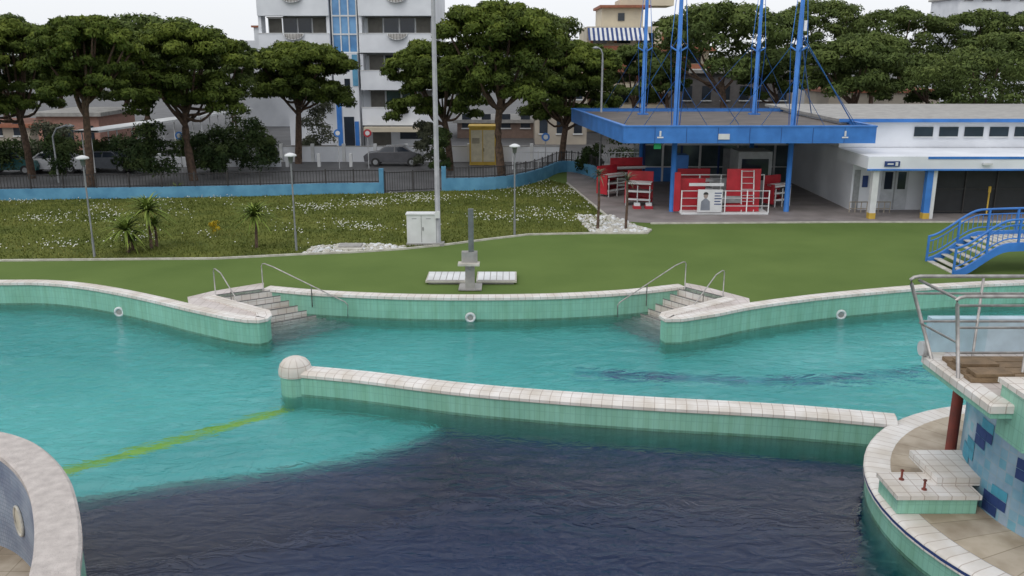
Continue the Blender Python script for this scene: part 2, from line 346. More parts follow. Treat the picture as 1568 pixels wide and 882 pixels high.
mb=MB(); mb.poly([(q.x,q.y,-1.6) for q in ring],tsand); mb.obj('island_floor',wl)
ic=Vector((-12,10.5,0))
holed('pool_water',[(-61,-16),(61,-16),(61,33),(-61,33)],[ic+(Vector((q.x,q.y,0))-ic)*.965 for q in ring],WZ,water,depth=6.2)
# ---- diving tower ---------------------------------------------------------
T=empty('diving_tower')
mb=MB(); cc=(12,15,0)
mb.lathe(cc,[(5.0,-6.5),(5.0,-.83)],tgreen,72); mb.lathe(cc,[(5.0,-.83),(5.0,-.735)],tscum,72); mb.lathe(cc,[(5.0,-.735),(5.0,-.34)],tgreen,72); mb.lathe(cc,[(5.06,-.34),(5.06,-.22),(5.0,-.19),(4.55,-.19)],tcope,72)
mb.obj('base_wall',T)
mb=MB(); mb.lathe(cc,[(4.55,-.186),(3.3,-.186)],tsand,72); mb.obj('walkway',T)
mb=MB(); mb.lathe(cc,[(5.062,-.30),(5.066,-.24)],bluedk,72);mb.obj('blue_line',T)
mb=MB(); mb.lathe(cc,[(3.3,-.19),(3.3,2.3)],tblue,60)
mb.obj('drum_wall',T)
mb=MB()
tq=M('turquoise_tile',(.06,.30,.42))
for ang,z in ((188,.05),(200,1.0),(211,.3),(224,.75),(178,1.1),(214,1.6),(236,.1),(168,.5)):
    for da,dz in ((0,0),(1,0),(-1,0),(0,1),(0,-1),(1,1),(-1,-1)):
        a=math.radians(ang)+da*.061; zz=z+dz*.2
        if zz<-.17: continue
        q=[]
        for aa,z_ in ((a-.03,zz),(a+.03,zz),(a+.03,zz+.19),(a-.03,zz+.19)): q.append((12+3.308*math.cos(aa),15+3.308*math.sin(aa),z_))
        mb.face(q,bluedk if (ang*7)%3 and dz<1 else tq)
mb.obj('dark_mosaic',T)
mb=MB()
pp=[(7.6,13.1),(16,13.1),(16,17.3),(8.9,17.3),(7.9,15.9),(7.6,15.5)]
mb.sweep([Vector((a,b,0)) for a,b in pp],[(0,2.36),(0,2.44)],tgreen,closed=True); mb.sweep([Vector((a,b,0)) for a,b in pp],[(0,2.44),(-.03,2.46),(-.03,2.58),(0,2.6),(.3,2.6)],tcope,closed=True)
mb.poly([(a,b,2.596) for a,b in pp],tpink); mb.poly([(a,b,2.36) for a,b in pp],white)
mb.box(7.75,8.8,15.65,15.85,2.602,3.25,M('pale_blue_panel',(.42,.58,.66))); mb.box(8.8,16,15.65,15.85,2.602,3.25,M('pale_blue_panel2',(.50,.62,.70)))
mb.obj('platform',T)
mb=MB()
for i in range(4): mb.box(7.75+.05*(i%2),9.6,14.05+i*.3,14.32+i*.3,2.604,2.67,wood)
for i in range(2): mb.box(7.85,8.5,14.1+i*.5,14.45+i*.5,2.68,2.74,wood)
mb.obj('boards',T)
mb=MB(); mb.box(7.95,9.6,12.7,13.5,1.95,2.82,tgreen); mb.box(7.90,9.65,12.65,13.55,2.82,2.9,tcope); mb.obj('side_block',T)
mb=MB()
def rail(x,y,zt,x1,lean=.25,mids=(.45,.8)):
    mb.tube([(x+lean,y-.1,2.6),(x+.02,y,zt-.12),(x,y,zt-.04),(x+.05,y,zt),(x+.15,y,zt+.02),(x1,y,zt+.02)],.033,steel,8)
    for k in mids: mb.tube([(x+lean*(1-k),y,2.6+(zt-2.6)*k),(x1,y,2.6+(zt-2.6)*k)],.022,steel,7)
    xx=x+1.3
    while xx<x1: mb.tube([(xx,y,2.6),(xx,y,zt)],.025,steel,7); xx+=1.2
rail(7.15,15.4,4.1,14,lean=.5); rail(7.5,14.4,4.0,14,lean=.15,mids=(.3,.62,.9)); 
mb.tube([(7.5,14.4,3.98),(7.3,15.4,4.05)],.028,steel,7); mb.tube([(7.6,14.4,3.2),(7.4,15.4,3.25)],.02,steel,7)
mb.tube([(8.9,12.9,2.9),(8.9,12.9,3.95),(9.0,12.9,4.05),(12,12.9,4.05)],.03,steel,8)
for sx_ in (7.75,8.2):
    mb.tube([(sx_,11.5,-.18),(sx_,11.5,1.0),(sx_+.02,11.6,1.15),(sx_+.05,11.8,1.2),(sx_+.1,12.2,1.15)],.028,steel,8)
for k in range(4): mb.tube([(7.75,11.5,.0+.3*k),(8.2,11.5,.0+.3*k)],.02,steel,6)
mb.obj('railings',T)
mb=MB(); mb.tube([(9.25,17.2,-.19),(9.25,17.2,2.36)],.11,rust,10); mb.obj('post',T)
mb=MB(); mb.box(7.05,8.5,14.65,15.5,-.18,.12,tgreen); mb.box(7.0,8.55,14.6,15.55,.12,.2,tcope); mb.box(7.9,9.0,15.0,16.2,.203,.36,tcope)
for q in ((7.35,15.25),(7.6,14.85)): mb.tube([(q[0],q[1],.2),(q[0],q[1],.40)],.022,rust,8); mb.tube([(q[0],q[1],.38),(q[0],q[1],.40)],.035,rust,8); mb.tube([(q[0],q[1],.2),(q[0],q[1],.22)],.05,rust,8)
mb.obj('starting_block',T)
mb=MB(); mb.tube([(7.5,15.45,2.74),(7.62,15.45,2.74)],.14,white,12); mb.tube([(8.7,13.4,2.3),(8.75,13.2,2.25)],.1,rust,8); mb.obj('roller',T)
# ---- sheets ---------------------------------------------------------------
wallL=pts([(-300,312),(-150,310),(0,307),(100,305),(250,303),(400,300),(500,297),(585,296)])
wallR=smooth(pts([(680,292),(740,291),(790,286),(830,275),(852,265),(875,263),(905,270),(925,281)]),3)
lf=pts([(-300,404),(-150,402),(0,400),(200,398),(330,397),(470,390),(545,387),(620,382),(680,376),(750,367),(810,360),(905,358)])
lawnp=lf+pts([(935,340),(870,283),(840,276),(790,287),(680,293)])+wallL[::-1]
up=lambda l,z:[Vector((q[0],q[1],z)) for q in l]
mb=MB(); mb.poly(up(lawnp,.010),lawnm); mb.obj('lawn')
mb=MB(); mb.poly(up([Vector((-1400,wallL[0].y,0))]+wallL+wallR+[Vector((40,56,0)),Vector((1400,56,0)),Vector((1400,2900,0)),Vector((-1400,2900,0))],.004),asph); mb.obj('road')
mb=MB(); mb.poly(up(pts([(868,281),(935,338),(1000,342),(1568,340.5),(2200,340.5)])+[Vector((60,75,0)),W(868,252)],.008),pave); mb.obj('plaza_paving')
mb=MB(); kp=[(-.06,0),(-.06,.07),(.06,.07),(.06,0)]
mb.sweep(lf,kp,kerbm); mb.sweep(pts([(905,358),(990,358),(996,353),(937,338),(868,281)]),kp,kerbm); mb.sweep(pts([(996,343),(1300,341),(2200,340)]),kp,kerbm); mb.obj('kerb')
grav=pts([(880,330),(935,330),(993,353),(988,357),(905,357)]); grav2=pts([(466,389),(475,380),(515,375),(575,374),(618,378),(622,381),(545,386)])
mb=MB(); mb.poly(up(grav,.016),stone); mb.poly(up(grav2,.018),stone)
for g,n in ((grav,260),(grav2,260)):
    xs=[q.x for q in g]; ys=[q.y for q in g]
    x=rng.uniform(min(xs),max(xs),n*2); y=rng.uniform(min(ys),max(ys),n*2); ok=inside(x,y,g)
    for a,b in zip(x[ok],y[ok]):
        r=random.uniform(.05,.13); mb.lathe((a,b,.01),[(r,0),(r*.85,r*.5),(.002,r*.8)],kerbm if random.random()<.6 else white,5)
mb.obj('gravel_bed')
mb=MB(); q=W(537,381); mb.box(q.x-.6,q.x+.55,q.y-.5,q.y+.5,.02,.10,kerbm); mb.box(q.x-.5,q.x+.45,q.y-.2,q.y+.45,.10,.16,concrete); mb.obj('stone_slab')
def scatter(n,poly,jit=0):
    xs=[q[0] for q in poly]; ys=[q[1] for q in poly]
    x=rng.uniform(max(min(xs),-34),max(xs),n); y=rng.uniform(min(ys),max(ys),n); ok=inside(x,y,poly); return x[ok],y[ok]
def attr_mesh(name,V,Fc,sh,mat,parent=None):
    me=bpy.data.meshes.new(name); me.from_pydata(V.tolist(),[],Fc.tolist()); me.materials.append(mat)
    at=me.attributes.new('shade','FLOAT','POINT'); at.data.foreach_set('value',sh.astype(np.float32))
    ob=bpy.data.objects.new(name,me); S.collection.objects.link(ob)
    if parent: ob.parent=parent
    return ob
x,y=scatter(80000,lawnp); n=len(x); a=rng.uniform(0,6.28,n); h=rng.uniform(.04,.13,n); w=.028
pn=(np.sin(x*.9+np.sin(y*.7)*2)+np.sin(y*1.3+x*.4))*.25+.5
V=np.empty((n,3,3)); V[:,0]=np.c_[x-np.cos(a)*w,y-np.sin(a)*w,np.full(n,.008)]; V[:,1]=np.c_[x+np.cos(a)*w,y+np.sin(a)*w,np.full(n,.008)]; V[:,2]=np.c_[x+rng.normal(0,.04,n),y+rng.normal(0,.04,n),h]
attr_mesh('grass',V.reshape(-1,3),np.arange(3*n).reshape(-1,3),np.repeat(np.clip(pn*.6+rng.uniform(-.1,.5,n),0,1),3),grassm)
x,y=scatter(36000,lawnp); f=np.sin(x*.55+np.sin(y*.6)*1.5)+np.sin(y*.9-x*.3)+np.sin(x*1.7+y*1.1)*.6+rng.normal(0,1.1,len(x))+(y-44)*.08; ok=f>2.2; x=x[ok];y=y[ok]; n=len(x); r=rng.uniform(.014,.028,n); z=rng.uniform(.08,.14,n)
V=np.empty((n,4,3))
for k,(dx,dy) in enumerate(((-1,-1),(1,-1),(1,1),(-1,1))): V[:,k]=np.c_[x+dx*r,y+dy*r,z+dy*r*.5]
attr_mesh('daisies',V.reshape(-1,3),np.arange(4*n).reshape(-1,4),np.zeros(4*n),daisy)
# ---- foliage --------------------------------------------------------------
def foliage(name,lobes,per,size,mat,parent=None,squash=.75,zb=-.35,asp=.38):
    L=np.array(lobes); k=len(L); idx=np.repeat(np.arange(k),per); n=len(idx)
    d=rng.normal(size=(n,3)); d/=np.linalg.norm(d,axis=1)[:,None]; low=d[:,2]<zb; d[low,2]*=-1
    r=L[idx,3]*rng.uniform(.6,1.1,n)*(1+.13*np.sin(d[:,0]*5+idx)*np.cos(d[:,1]*6))
    c=L[idx,:3]+d*r[:,None]*np.array([1,1,squash])
    nr=d+rng.normal(0,.42,(n,3)); nr/=np.linalg.norm(nr,axis=1)[:,None]
    t=np.cross(nr,rng.normal(size=(n,3))); t/=np.linalg.norm(t,axis=1)[:,None]; b=np.cross(nr,t)
    s=size*rng.uniform(.6,1.4,n)[:,None]
    V=np.empty((n,4,3)); V[:,0]=c-t*s; V[:,1]=c+b*s*asp; V[:,2]=c+t*s; V[:,3]=c-b*s*asp
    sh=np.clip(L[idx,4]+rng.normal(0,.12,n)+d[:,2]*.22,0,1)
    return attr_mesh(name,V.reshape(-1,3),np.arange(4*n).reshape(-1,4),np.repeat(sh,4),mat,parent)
def pinetree(tpx,d,pl,pr,pt,pb,far=False,lean=0):
    E=empty('pine_tree'); zt=Z(pt,d); zb=Z(pb,d); zm=(zt+zb)/2
    x0=X(pl,d,zm); x1=X(pr,d,zm); cx=(x0+x1)/2; a=(x1-x0)/2; tx=X(tpx,d); hh=zt-zb
    nl=60 if far else 120; lobes=[]; ph=random.uniform(0,6.28)
    for i in range(nl):
        r=math.sqrt((i+.5)/nl)*(.88+.06*math.sin(3*i*2.39996+ph)); th=i*2.39996+random.uniform(-.25,.25)
        top=.40+.48*(max(0,1-r**2.4))**.6+random.uniform(-.04,.04); lowr=.10+.12*(1-r)
        z=top if i%2==0 else lowr+(top-lowr)*random.uniform(0,.8)
        lr=a*random.uniform(.13,.20)*(1.2 if far else 1)
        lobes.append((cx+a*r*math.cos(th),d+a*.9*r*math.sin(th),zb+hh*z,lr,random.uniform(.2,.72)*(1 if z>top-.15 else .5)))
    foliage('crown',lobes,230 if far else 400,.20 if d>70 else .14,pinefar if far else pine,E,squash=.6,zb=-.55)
    mb=MB(); r0=.15+a*.032
    zc=zb+hh*.15; mid=Vector((tx+(cx-tx)*.3+random.uniform(-.3,.3),d,zc*.6)); top=Vector((cx*.5+tx*.5,d,zc))
    mb.tube(smooth([Vector((tx,d,-.1)),mid,top],4),r0,bark,9,r1=r0*.62)
    for l in random.sample(lobes,16 if not far else 6):
        q=Vector(l[:3]); st=mid.lerp(top,random.uniform(.35,1)); mm=st.lerp(q,.5)+Vector((0,0,-hh*.08)); mb.tube(smooth([st,mm,q],3),r0*.42,bark,6,r1=.05)
    mb.obj('trunk',E)
trees=[(50,58,-75,90,14,190,0),(140,50.5,46,214,16,165,0),(297,57,170,382,28,188,0),(457,66,376,545,62,168,0),
(690,62,588,745,55,194,0),(770,54,655,872,-6,174,0),(858,62,800,957,56,204,0),(230,76,120,340,20,145,1),(15,80,-90,70,12,140,1),
(1100,76,995,1212,2,138,1),(1305,74,1222,1388,56,160,1),(1425,80,1345,1480,80,168,1),(1510,68,1392,1610,78,188,1),
(1260,108,1180,1330,-4,100,1),(1375,110,1290,1450,10,105,1),(1495,112,1415,1560,14,110,1),(1590,105,1530,1680,8,115,1),(965,84,925,1020,60,170,1),
(1200,95,1150,1260,8,135,1),(-70,52,-190,-10,0,150,0),(1680,70,1600,1760,60,170,1),(360,95,300,400,55,140,1),(-130,90,-250,-50,10,120,1),(820,90,740,900,10,130,1),
(90,88,30,170,26,150,1),(1040,98,985,1100,18,115,1),(1330,96,1260,1400,50,125,1),(1530,95,1460,1600,50,135,1),(180,96,140,300,60,160,1),(1190,80,1130,1235,70,158,1),(1015,82,985,1060,80,150,1)]
for t in trees: pinetree(*t[:6],far=bool(t[6]))
def bush(name,px,d,w,h,mat=shrub,per=200,size=.12,n=16,z0=0):
    cx=X(px,d); L=[]
    for i in range(n):
        r=math.sqrt(random.random())*.75;th=random.uniform(0,6.28);zz=random.random()
        L.append((cx+w/2*r*math.cos(th)*(1-.3*zz),d+w/2*r*math.sin(th),z0+h*(.12+.72*zz),w*random.uniform(.16,.26),random.uniform(.1,.9)))
    return foliage(name,L,per,size,mat,squash=1.0)
for px,d,w,h in ((20,60,4,1.8),(100,57,2.6,3.0),(232,56,3.2,3.9),(205,60,3,2.6),(385,60,3.6,4.3),(350,62,3,3.0),(410,63,2,2.8),(330,58,2.5,2.2),(160,62,3,2.2),(-60,58,5,2.5),(675,60,1.8,3.6),(905,60,2,2.2),(300,61,3,2.6)): bush('shrub',px,d,w,h)
bush('olive_tree',655,63,2,3.5,olive); bush('bare_shrub',88,64,3.5,4.2,olive)
bush('bare_shrub',490,70,3.2,4.5,olive)
def hedge(name,p0,p1,h,w,mat=shrub):
    L=[]; n=int((Vector(p1)-Vector(p0)).length/.45)
    for i in range(n):
        q=Vector(p0).lerp(Vector(p1),i/n)
        for z in (h*.3,h*.75): L.append((q.x+random.uniform(-.1,.1),q.y+random.uniform(-.2,.2),z,w*.6,random.uniform(.1,.9)))
    foliage(name,L,70,.13,mat,squash=.8)
hedge('hedge',(X(-100,68),68,0),(X(430,68),68,0),1.5,.9); hedge('hedge',(X(940,66),66,0),(X(1010,66),66,0),2.2,1.2)
hedge('hedge',(18,64,0),(45,64,0),3.0,1.4)
def palm(px,py,hp,ll,n=34,mat=palmm,trunk=True,name='palm_plant'):
    b=W(px,py); ht=Z(hp,b.y); E=empty(name); mb=MB()
    mb.tube([b,(b.x+.03,b.y,ht*.5),(b.x,b.y,ht)],.07,bark,7,r1=.05); mb.obj('stem',E)
    V=[];Fc=[];sh=[]
    for i in range(n):
        th=random.uniform(0,6.28); el=random.uniform(-.1,1.35); l=ll*random.uniform(.7,1.1); u=Vector((math.cos(th),math.sin(th),0)); s=Vector((-u.y,u.x,0))
        c=Vector((b.x,b.y,ht)); pr=[]
        for k in range(5):
            t=k/4; pr.append(c+u*l*t*math.cos(el*(1-.2*t))+Vector((0,0,l*(t*math.sin(el)-.45*t*t)))); 
        shd=random.random(); b0=len(V)
        for k,p in enumerate(pr):
            w=.035*ll*(1-(k/4)**2)+.004; V+= [tuple(p-s*w),tuple(p+s*w)]; sh+=[shd,shd]
        for k in range(4): Fc.append([b0+2*k,b0+2*k+1,b0+2*k+3,b0+2*k+2])
    attr_mesh('leaves',np.array(V),np.array(Fc),np.array(sh),mat,E)
palm(232,382,322,1.3,110); palm(197,388,352,1.25,100); palm(393,380,330,1.3,110); palm(272,300,290,.8,50); palm(915,352,268,.75,44,olive); palm(958,350,276,.75,44,olive); palm(240,378,345,1.0,60); palm(203,384,368,1.0,60)
bush('flowering_bush',330,W(330,360).y,.7,.7,yflower,60,.04,8)
# ---- walls and fences -----------------------------------------------------
def fencepath(path,z0,z1,mb,step=.14,mat=dark):
    acc=0
    for i in range(len(path)-1):
        a,b=path[i],path[i+1]; l=(b-a).length; u=(b-a)/l; n=max(1,int(l/step)); ang=math.atan2(u.y,u.x)
        for k in range(n):
            q=a+u*(k*l/n); mb.box(q.x-.012,q.x+.012,q.y-.012,q.y+.012,z0,z1,mat)
        for z in (z0+.06,z1-.05): mb.tube([(a.x,a.y,z),(b.x,b.y,z)],.022,mat,4)
        m=int(l/2)+1
        for k in range(m): q=a+u*(k*l/m); mb.box(q.x-.035,q.x+.035,q.y-.035,q.y+.035,z0-.02,z1+.06,mat)
mb=MB(); mb.sweep(wallL,[(-.12,0),(-.12,.62),(.12,.62),(.12,0)],bluelt); mb.sweep(wallR,[(-.12,0),(-.12,.75),(.12,.75),(.12,0)],bluelt)
for q in (wallL[-1],wallR[0]): mb.box(q.x-.13,q.x+.13,q.y-.13,q.y+.13,0,1.45,bluelt)
mb.obj('blue_garden_wall')
mb=MB(); fencepath(wallL,.64,1.4,mb,.17); fencepath(wallR,.77,1.4,mb,.17); mb.obj('iron_fence')
mb=MB(); ga=wallL[-1]+Vector((.2,0,0)); gb=wallR[0]-Vector((.2,0,0)); fencepath([ga,gb],.08,1.25,mb,.14); mb.obj('iron_gate')
mb=MB(); y0=67
xa,xb=X(432,y0),X(862,y0); n=int((xb-xa)/2.2)
for i in range(n):
    a=xa+(xb-xa)*i/n; b=xa+(xb-xa)*(i+1)/n
    mb.box(a+.12,b-.12,y0,y0+.12,0,1.15,whitewall); mb.box(a-.14,a+.10,y0-.05,y0+.2,0,1.35,white)
    mb.box(a+.12,b-.12,y0-.03,y0+.15,1.152,1.2,concrete)
mb.obj('white_street_wall')
mb=MB(); y0=62; fencepath([Vector((X(785,y0),y0,0)),Vector((X(980,y0),y0,0))],.1,1.3,mb,.22,white); mb.obj('white_gate_fence')
mb=MB(); mb.box(X(-100,64),X(430,64),64,64.2,0,.7,whitewall)
for k in range(14): x=X(-100,64)+k*2.3; mb.box(x,x+.2,63.95,64.25,0,.95,white)
mb.obj('low_street_wall')
# ---- white apartment building ---------------------------------------------
B=empty('apartment_building'); D=78
xl,x1,x2,xr=X(398,D,8),X(508,D,8),X(549,D,8),X(668,D,8); xl2=X(430,D,8)
mb=MB(); mb.box(xl2,x1,D+1.5,D+14,0,19,whitewall); mb.box(x2,xr-.2,D+1.5,D+14,0,19,whitewall); mb.box(x1+.01,x2-.01,D+1.0,D+13,0,19,whitewall); mb.obj('walls',B)
mb=MB(); mw=MB()
for lo,hi in ((1.86,3.35),(4.85,6.45),(7.95,9.5),(10.95,12.5),(13.95,15.5),(17,18.5)):
    for a,b in ((xl,x1-.1),(x2+.1,xr)):
        if lo<3 and a==xl: continue
        mb.box(a,b,D-.1,D+.1,lo,hi,whitewall); mb.box(a,b,D+.1,D+1.5,lo,lo+.25,whitewall)
        mb.box(a-.03,b+.03,D-.14,D+.14,hi+.002,hi+.06,white)
        if lo>3: mb.box(a,a+.25,D+.1,D+1.5,lo+.25,lo+3.0,whitewall); mb.box(b-.25,b,D+.1,D+1.5,lo+.25,lo+3.0,whitewall)
        c=(a+b)/2; bm_=[(c+.85*math.cos(t),D-.13-.3*math.sin(t),hi-.5*math.sin(t)) for t in [math.pi*i/10 for i in range(11)]]
        mb.face(bm_,concrete); mb.tube(bm_,.03,white,5)
        for k in range(2,9): mb.tube([(bm_[k][0],bm_[k][1]-.03,bm_[k][2]),(bm_[k][0],bm_[k][1]-.03,hi)],.02,dark,4)
        w1=lo+3.0
        n=4
        for k in range(n):
            p=a+.5+(b-a-1.0)*k/n; q=a+.5+(b-a-1.0)*(k+1)/n
            mw.box(p+.08,q-.08,D+1.42,D+1.47,lo+.3,w1-.15,glass if k%3 else shutter)
            mw.box(p,p+.07,D+1.38,D+1.48,lo+.3,w1-.1,white)
        mw.box(a+.4,b-.4,D+1.36,D+1.49,w1-.14,w1-.05,shutter)
mb.box(x2+.3,xr-1.5,D-.9,D-.1,1.35,1.75,cream); mb.box(x2+.1,xr-.2,D+.9,D+1.3,0,1.8,whitewall)
mw.box(x2+.8,x2+2.4,D+.85,D+.895,0,1.7,shutter); mw.box(x2+3.2,x2+5.6,D+.85,D+.895,.6,1.6,glass)
mb.obj('balconies',B); mw.obj('windows',B)
mb=MB(); mb.box(x1+.1,x2-.1,D+.3,D+.6,7.9,19,glassb)
nx=3
for k in range(nx+1): q=x1+.1+(x2-x1-.2)*k/nx; mb.box(q-.05,q+.05,D+.22,D+.298,7.9,19,white)
for k in range(8): mb.box(x1+.1,x2-.1,D+.2,D+.218,7.9+k*1.5,8.02+k*1.5,white)
mb.box(x1+.1,x2-.1,D-.2,D+.9,0,7.88,whitewall)
mb.box(x1+.2,x1+.65,D-.26,D-.205,0,5.0,blue); mb.box(x2-.55,x2-.2,D-.26,D-.205,0,2.2,blue)
mb.box(x1+.8,x2-.6,D-.25,D-.205,0,2.6,glass)
for z in (3.4,5.0,6.4): mb.box(x1+1.0,x2-.8,D-.24,D-.205,z,z+.8,glass)
mb.box(x2-.55,x2-.1,D-.26,D-.205,5.2,7.8,bluelt)
mb.obj('stair_tower',B)
mb=MB(); y0=100; mb.box(X(372,y0,6),X(440,y0,6),y0,y0+10,0,Z(62,y0),whitewall); mb.box(X(393,y0,6),X(402,y0,6),y0,y0+1,Z(61.9,y0),Z(42,y0),whitewall); mb.box(X(390,y0,6),X(405,y0,6),y0-.2,y0+1.2,Z(42,y0),Z(39,y0),terra)
for k in range(3): mb.box(X(378+k*20,y0,6),X(390+k*20,y0,6),y0-.05,y0+.02,Z(95,y0),Z(78,y0),glass)
mb.obj('neighbour_house')
Hs=empty('cream_house'); y0=92; mb=MB(); mw=MB()
a,b=X(900,y0,8),X(1090,y0,8); mb.box(a,b,y0+1.2,y0+12,0,Z(40,y0),cream); mb.box(X(925,y0,9),X(990,y0,9),y0+3,y0+10,Z(40,y0)+.01,Z(12,y0+3),cream)
mb.box(X(921,y0,9),X(1000,y0,9),y0+2.4,y0+10.4,Z(12,y0+3)+.002,Z(8,y0+3),terra); mb.box(X(955,y0,9),X(1040,y0,9),y0+4,y0+9,Z(8,y0+3)+.01,Z(-2,y0+3),cream)
for t,bt in ((98,110),(70,78),(128,142),(160,175)):
    mb.box(a-.3,b+.3,y0-.3,y0-.15,Z(bt,y0),Z(t,y0),terra if t in(70,98) else cream); mb.box(a-.3,b+.3,y0-.15,y0+1.2,Z(bt,y0),Z(bt,y0)+.25,cream)
for r_ in ((82,97),(113,126),(145,158),(50,66)):
    for k in range(5):
        p=a+.6+k*2.4; mw.box(p,p+1.4,y0+1.12,y0+1.19,Z(r_[1],y0),Z(r_[0],y0),glass); mw.box(p-.25,p,y0+1.08,y0+1.19,Z(r_[1],y0),Z(r_[0],y0),terra)
mw.box(X(945,y0+3,9),X(955,y0+3,9),y0+2.92,y0+2.99,Z(32,y0+3),Z(20,y0+3),glass)
for k in range(26):
    p=a+(X(992,y0,8)-a)*k/26; q=a+(X(992,y0,8)-a)*(k+1)/26
    mw.face([(p,y0-.8,Z(62,y0)),(q,y0-.8,Z(62,y0)),(q,y0+1,Z(42,y0)),(p,y0+1,Z(42,y0))],white if k%2 else bluedk)
mb.obj('walls',Hs); mw.obj('windows',Hs)
def block(name,pl,pr,y0,pt,mat,rows,dep=10,n=6,roof=True):
    E=empty(name); mb=MB(); zt=Z(pt,y0); a,b=X(pl,y0,zt),X(pr,y0,zt); mb.box(a,b,y0,y0+dep,0,zt,mat); 
    if roof: mb.box(a-.4,b+.4,y0-.4,y0+dep+.4,zt+.002,zt+.3,concrete if mat is not beige else terra)
    mb.obj('walls',E); mw=MB()
    for z in rows:
        for k in range(n):
            p=a+(b-a)*(k+.25)/n; q=a+(b-a)*(k+.72)/n; mw.box(p,q,y0-.05,y0-.01,z,z+1.3,glass); mw.box(p-.08,q+.08,y0-.12,y0-.01,z-.12,z-.02,white)
    mw.obj('windows',E)
block('grey_house',1040,1215,86,112,M('grey_render',(.15,.14,.14)),(1,3.6,),8)
block('beige_house',1270,1440,96,142,beige,(.8,),8)
block('white_block',1470,1640,150,-2,whitewall,(10,13,16),10)
block('small_pink_house',55,150,72,178,M('pink_render',(.42,.22,.17)),(1.0,),7,3)
block('low_house',-120,45,78,195,beige,(1.0,),7,5)
block('low_house',700,880,86,188,M('brown_render',(.22,.15,.12)),(1.0,),8,6)
block('terrace_house',820,900,80,120,beige,(1.0,4.0),8,3)
E=empty('pergola_roof'); mb=MB(); a=Vector((X(150,62,3.6),60,0)); b=Vector((X(372,84,3.8),84,0))
za,zb_=Z(203,60),Z(165,84)
mb.sweep([a,b],[(-.9,za),(-.9,za+.14),(.9,za+.14),(.9,za),(-.9,za)],white)
for k in range(9):
    q=a.lerp(b,k/8)
    for s in (-1.0,1.0): mb.tube([(q.x+s*.55,q.y-s*.55,0),(q.x+s*.55,q.y-s*.55,za)],.05,white,6)
mb.obj('frame',E)
E=empty('yellow_shed'); y0=65; a,b=X(719,y0),X(760,y0); zt=Z(195,y0); mb=MB(); mb.box(a,b,y0,y0+1.8,0,zt,yellow); mb.box(a-.08,b+.08,y0-.08,y0+1.9,zt+.002,zt+.1,yellow)
mb.box(a+.12,b-.12,y0-.03,y0-.002,.25,zt-.2,M('shed_door',(.62,.56,.40))); mb.box((a+b)/2-.03,(a+b)/2+.03,y0-.05,y0-.032,.25,zt-.2,yellow); mb.box((a+b)/2+.06,(a+b)/2+.1,y0-.08,y0-.032,1.0,1.25,dark)
for k in range(5): mb.box(a+.2,a+.75,y0-.045,y0-.032,1.6+k*.08,1.63+k*.08,dark)
mb.obj('body',E)
def car(px,d,col,rot=0):
    E=empty('parked_car'); x=X(px,d); cm=M('car_paint',col,None,rough=.25); prof=[(-2.1,.35),(-2.15,.75),(-1.95,.92),(-1.25,1.0),(-.65,1.42),(.7,1.45),(1.45,1.05),(2.0,.92),(2.12,.6),(2.05,.3)]
    R=Matrix.Rotation(rot,3,'Z'); tf=lambda q:R@Vector(q)+Vector((x,d,0)); mb=MB()
    wd=lambda z:.84 if z<1.0 else .66
    for s in (-1,1):
        mb.face([tf((a,s*.84,b)) for a,b in [prof[0],prof[1],prof[2],prof[3],prof[6],prof[7],prof[8],prof[9]]],cm)
        mb.face([tf((-1.25,s*.84,1.0)),tf((1.45,s*.84,1.05)),tf((.7,s*.66,1.45)),tf((-.65,s*.66,1.42))],cm)
        mb.face([tf((-1.02,s*.83,1.05)),tf((.05,s*.83,1.06)),tf((.05,s*.69,1.4)),tf((-.6,s*.69,1.38))],glass)
        mb.face([tf((.12,s*.83,1.06)),tf((1.2,s*.83,1.08)),tf((.66,s*.69,1.4)),tf((.12,s*.69,1.4))],glass)
        for wx in (-1.3,1.3):
            mb.tube([tf((wx,s*.68,.32)),tf((wx,s*.86,.32))],.32,black,16); mb.tube([tf((wx,s*.86,.32)),tf((wx,s*.875,.32))],.18,galv,10)
    for i in range(len(prof)-1):
        a,b=prof[i],prof[i+1]; m=glass if i in (3,5) else cm; wa,wb=wd(a[1]) if a[1]<1.01 or a[1]>1.2 else .84,wd(b[1]) if b[1]<1.01 or b[1]>1.2 else .84
        mb.face([tf((a[0],-wa,a[1])),tf((a[0],wa,a[1])),tf((b[0],wb,b[1])),tf((b[0],-wb,b[1]))],m)
    mb.obj('body',E)
car(85,61,(.65,.66,.68),.1); car(165,61.5,(.12,.13,.15),0); car(20,60.5,(.03,.12,.12),0); car(605,65,(.10,.10,.11),0)
# ---- canopy ---------------------------------------------------------------
C=empty('entrance_canopy'); zt,zb=4.5,3.66
cx0,cx1=X(955,44,zt),X(1343,44,zt); bx0=X(875,58,zt)
q=[Vector((cx0,44,0)),Vector((cx1,44,0)),Vector((cx1,58,0)),Vector((bx0,58,0))]
mb=MB(); mb.sweep(q[::-1],[(0,zb),(0,zt),(-.18,zt),(-.18,zt-.35)],blue,closed=True)
mb.sweep(q[::-1],[(.03,zt-.06),(.03,zt+.02),(-.2,zt+.02)],blue,closed=True)
for k in range(1,8): xx=cx0+(cx1-cx0)*k/8; mb.box(xx-.008,xx+.008,43.985,44.0-.002,zb,zt-.08,bluedk)
mb.obj('fascia',C)
mb=MB(); mb.poly([(a.x,a.y,zt-.18) for a in [Vector((cx0+.15,44.15,0)),Vector((cx1-.15,44.15,0)),Vector((cx1-.15,57.85,0)),Vector((bx0+.2,57.85,0))]],roofgrey)
mb.poly([(a.x,a.y,zb+.03) for a in q],white)
mb.obj('roof',C)
mb=MB(); ms=[(X(1034,45.5,4),45.5),(X(1213,45.5,4),45.5),(X(984,55,4),55),(X(1154,55,4),55)]
